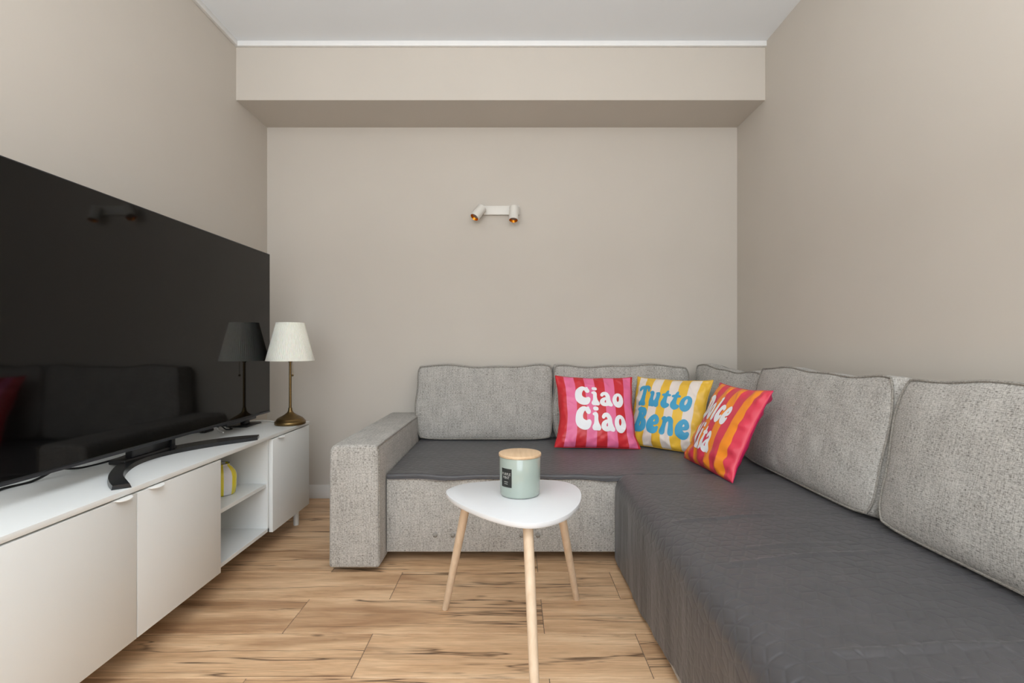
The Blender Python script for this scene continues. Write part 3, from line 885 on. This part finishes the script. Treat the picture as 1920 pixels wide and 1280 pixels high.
# ------------------------------------------------------------------ brass table lamp
LX, LY = -1.156, 2.595
lamp = thing('table_lamp', 'antique brass table lamp with white pleated shade on the far end of the cabinet', 'lamp', (LX, LY, CT))
lamp.scale = (.987, .987, .987)
lathe('base', [(0, .0005), (.074, .0005), (.0765, .004), (.0765, .016), (.074, .0185), (.0715, .019), (.067, .027), (.060, .034), (.0575, .0345), (.048, .041), (.036, .047), (.026, .054), (.016, .062), (.0115, .070), (.0095, .080), (.0095, .085), (.0075, .087), (0, .087)], M['brass'], lamp, sides=64, local=True, angle=60)
lathe('stem', [(0, .085), (.007, .085), (.0066, .11), (.0062, .335), (.0062, .342)], M['brass'], lamp, sides=24, local=True)
lathe('socket', [(0, .325), (.0095, .325), (.0095, .329), (.0225, .330), (.0235, .333), (.0235, .343), (.021, .346), (.019, .362), (.012, .38), (0, .382)], M['brass'], lamp, sides=32, local=True)
def pleat(r, z, a):
    q = (z-.333)/(.532-.333)
    if q < .055 or q > .945: return r+.001
    return r+(.0018*abs(math.sin(a*36))-.0009)*(1-.25*q)+.0005*math.sin(a*13+q*2)
zs = [.333, .343, .3435, .37, .40, .43, .46, .49, .5205, .521, .532]
prof = [(.1185-(z-.333)/(.199)*(.1185-.069), z) for z in zs]
inner = [(r-.003, z) for r, z in prof[::-1]]
lathe('shade', prof+inner+[prof[0]], M['shade'], lamp, sides=640, fn=pleat, local=True, angle=60, caps=False)
pc = thing_pts = [(.018, -.014, .335), (.018, -.014, .262)]
tube('pull_chain', pc, .0009, M['brass'], lamp, 6, local=True)
lathe('chain_knob', [(0, -.006), (.004, -.0045), (.006, 0), (.004, .0045), (0, .006)], M['brass'], lamp, c=(.018, -.014, .257), sides=16, local=True)
for k in range(3):
    a = 2*PI*k/3+.4
    tube('shade_spoke', [(.018*math.cos(a), .018*math.sin(a), .372), (.067*math.cos(a), .067*math.sin(a), .520)], .0012, M['brass'], lamp, 5, local=True)

# ------------------------------------------------------------------ wall spotlight
SX, SZ = -.075, 1.768
sp = thing('wall_spotlight', 'white wall bracket with two tilted spotlight cylinders lined in gold', 'wall light', (SX, YB, SZ))
box('wall_plate', -.186, .036, YB-.024, YB, 1.757, 1.812, M['fixture'], sp, bevel=.002)
def spot(top, bot, lbl=None):
    top = Vector(top); bot = Vector(bot); ax = (bot-top); L = ax.length
    bm_o = bpy.data.objects
    q = Vector((0, 0, 1)).rotation_difference(ax.normalized())
    def put(o): o.rotation_mode = 'QUATERNION'; o.rotation_quaternion = q; o.location = top-sp.location; return o
    r = .0285
    h = put(lathe('spot_cylinder', [(0, 0), (r-.002, 0), (r, .002), (r, L-.0005), (r-.0008, L), (r-.0024, L), (r-.0028, L-.004), (r-.0028, L-.02), (0, L-.02)], M['fixture'], sp, sides=40, local=True))
    def putc(o): o.parent = h; return o
    putc(lathe('reflector', [(r-.0026, L-.0004), (r-.010, L-.013), (r-.0095, L-.0135), (r-.0022, L-.0008)], M['gold'], sp, sides=40, local=True, caps=False))['label'] = 'gold reflector ring'
    putc(lathe('spot_lens', [(0, L-.0125), (r-.0095, L-.013), (0, L-.014)], M['lens'], sp, sides=32, local=True))
spot((-.193, YB-.052, 1.792), (-.237, YB-.090, 1.723))
spot((.004, YB-.052, 1.795), (-.001, YB-.082, 1.708))
for px in (-.180, .006):
    o = lathe('knuckle', [(0, 0), (.009, 0), (.009, .03), (0, .03)], M['fixture'], sp, sides=16, local=True)
    o.rotation_euler = (PI/2, 0, 0); o.location = (px-SX, -.02, 1.785-SZ)

# ------------------------------------------------------------------ side table
TT = .473
tab = thing('side_table', 'small white rounded-triangle side table on three splayed pale wooden legs', 'table', (.01, 1.57, 0))
outl = [(-.223,1.655),(-.208,1.70),(-.169,1.742),(-.110,1.768),(-.040,1.785),(.045,1.794),(.110,1.792),(.167,1.775),(.203,1.738),(.220,1.680),(.217,1.605),(.198,1.520),(.161,1.438),(.120,1.388),(.078,1.361),(.044,1.354),(.010,1.361),(-.032,1.385),(-.090,1.435),(-.158,1.515),(-.204,1.592)]
op = spline([(x, y, 0) for x, y in outl], 5, closed=True)
n = len(op); cen = Vector((0, 0, 0))
for p in op: cen += p/n
levels = [(-.004, .4575), (-.0015, .4582), (-.0002, .4600), (0, .465), (0, .4705), (-.0006, .4722), (-.002, TT)]
V = []; F = []
for (ins, z) in levels:
    for p in op:
        d = (p-cen).normalized(); q = p+d*ins; V.append((q.x, q.y, z))
for i in range(len(levels)-1):
    for k in range(n): F.append((i*n+k, i*n+(k+1) % n, (i+1)*n+(k+1) % n, (i+1)*n+k))
F.append(tuple(range(n))[::-1]); F.append(tuple(range((len(levels)-1)*n, len(levels)*n)))
me = py_mesh('tabletop', V, F)
bm = bmesh.new(); bm.from_mesh(me); bmesh.ops.recalc_face_normals(bm, faces=bm.faces); bm.to_mesh(me); bm.free()
link_mesh('tabletop', me, M['table_white'], tab, smooth=True, angle=la(35))
for tp, ft in (((-.150, 1.655), (-.247, 1.812)), ((.148, 1.675), (.236, 1.880)), ((.040, 1.415), (.056, 1.215))):
    a = Vector((tp[0], tp[1], .4585)); b = Vector((ft[0], ft[1], .0))
    pts = [a.lerp(b, s) for s in (0, .25, .5, .75, .985, 1)]
    leg = tube('leg', pts, [.0145, .0142, .0136, .0127, .0116, .0108], M['beech'], tab, 20)
    u = (a-b).normalized()

# mint candle jar
JX, JY = .0205, 1.622
jar = thing('candle_jar', 'pale mint green candle jar with round wooden lid standing on the side table', 'candle jar', (JX, JY, TT))
JR = .0655
lathe('jar', [(0, .0006), (JR-.007, .0006), (JR-.003, .003), (JR-.0015, .008), (JR, .05), (JR+.001, .1225), (JR, .1245), (0, .1245)], M['glass_green'], jar, sides=96, local=True, angle=60)
lathe('lid', [(0, .1245), (JR-.0005, .1245), (JR+.0020, .1250), (JR+.003, .1262), (JR+.003, .1325), (JR+.0022, .1337), (JR+.0008, .1342), (0, .1343)], M['lid_wood'], jar, sides=96, local=True, angle=50)
def wrap(x, z, lift):   # x along the circumference from the label centre
    a = la(-90)+A0+x/JR
    r = JR+lift
    return (r*math.cos(a), r*math.sin(a), z)
A0 = la(-41.5)
W2, zb, zt2 = .0205, .036, .094
V = []; F = []
nc = 14
for i in range(nc+1):
    x = -W2+2*W2*i/nc
    V += [wrap(x, zb, .0012), wrap(x, zt2, .0012)]
for i in range(nc): F.append((2*i, 2*i+2, 2*i+3, 2*i+1))
lab = link_mesh('label', py_mesh('label', V, F), M['label_black'], jar, local=True, smooth=True)
lab['label'] = 'black paper label with pale lettering'
def flat_text(body, size, zc, w=None):
    cu = bpy.data.curves.new('label_print', 'FONT'); cu.body = body; cu.size = size; cu.align_x = 'CENTER'; cu.align_y = 'CENTER'
    cu.offset = 0; cu.resolution_u = 2
    o = bpy.data.objects.new('label_print', cu); COL.objects.link(o)
    bpy.context.view_layer.update()
    me = bpy.data.meshes.new_from_object(o.evaluated_get(bpy.context.evaluated_depsgraph_get()))
    bpy.data.objects.remove(o); bpy.data.curves.remove(cu)
    xs = [v.co.x for v in me.vertices]; s = 1
    if w: s = w/(max(xs)-min(xs))
    for v in me.vertices: v.co = wrap(v.co.x*s, zc+v.co.y, .0016)
    me.materials.clear()
    link_mesh('label_print', me, M['label_print'], jar, local=True)
flat_text('PURPLE', .0118, .0765, .033)
flat_text('MINT', .0118, .0655, .025)
# two lines of fine print, too small to read
for zc, hw in ((.0525, .0075), (.0465, .0065)):
    V = []; F = []
    for i in range(9):
        x = -hw+2*hw*i/8
        V += [wrap(x, zc-.0007, .0016), wrap(x, zc+.0007, .0016)]
    for i in range(8): F.append((2*i, 2*i+2, 2*i+3, 2*i+1))
    link_mesh('fine_print', py_mesh('fine_print', V, F), M['label_print'], jar, local=True)
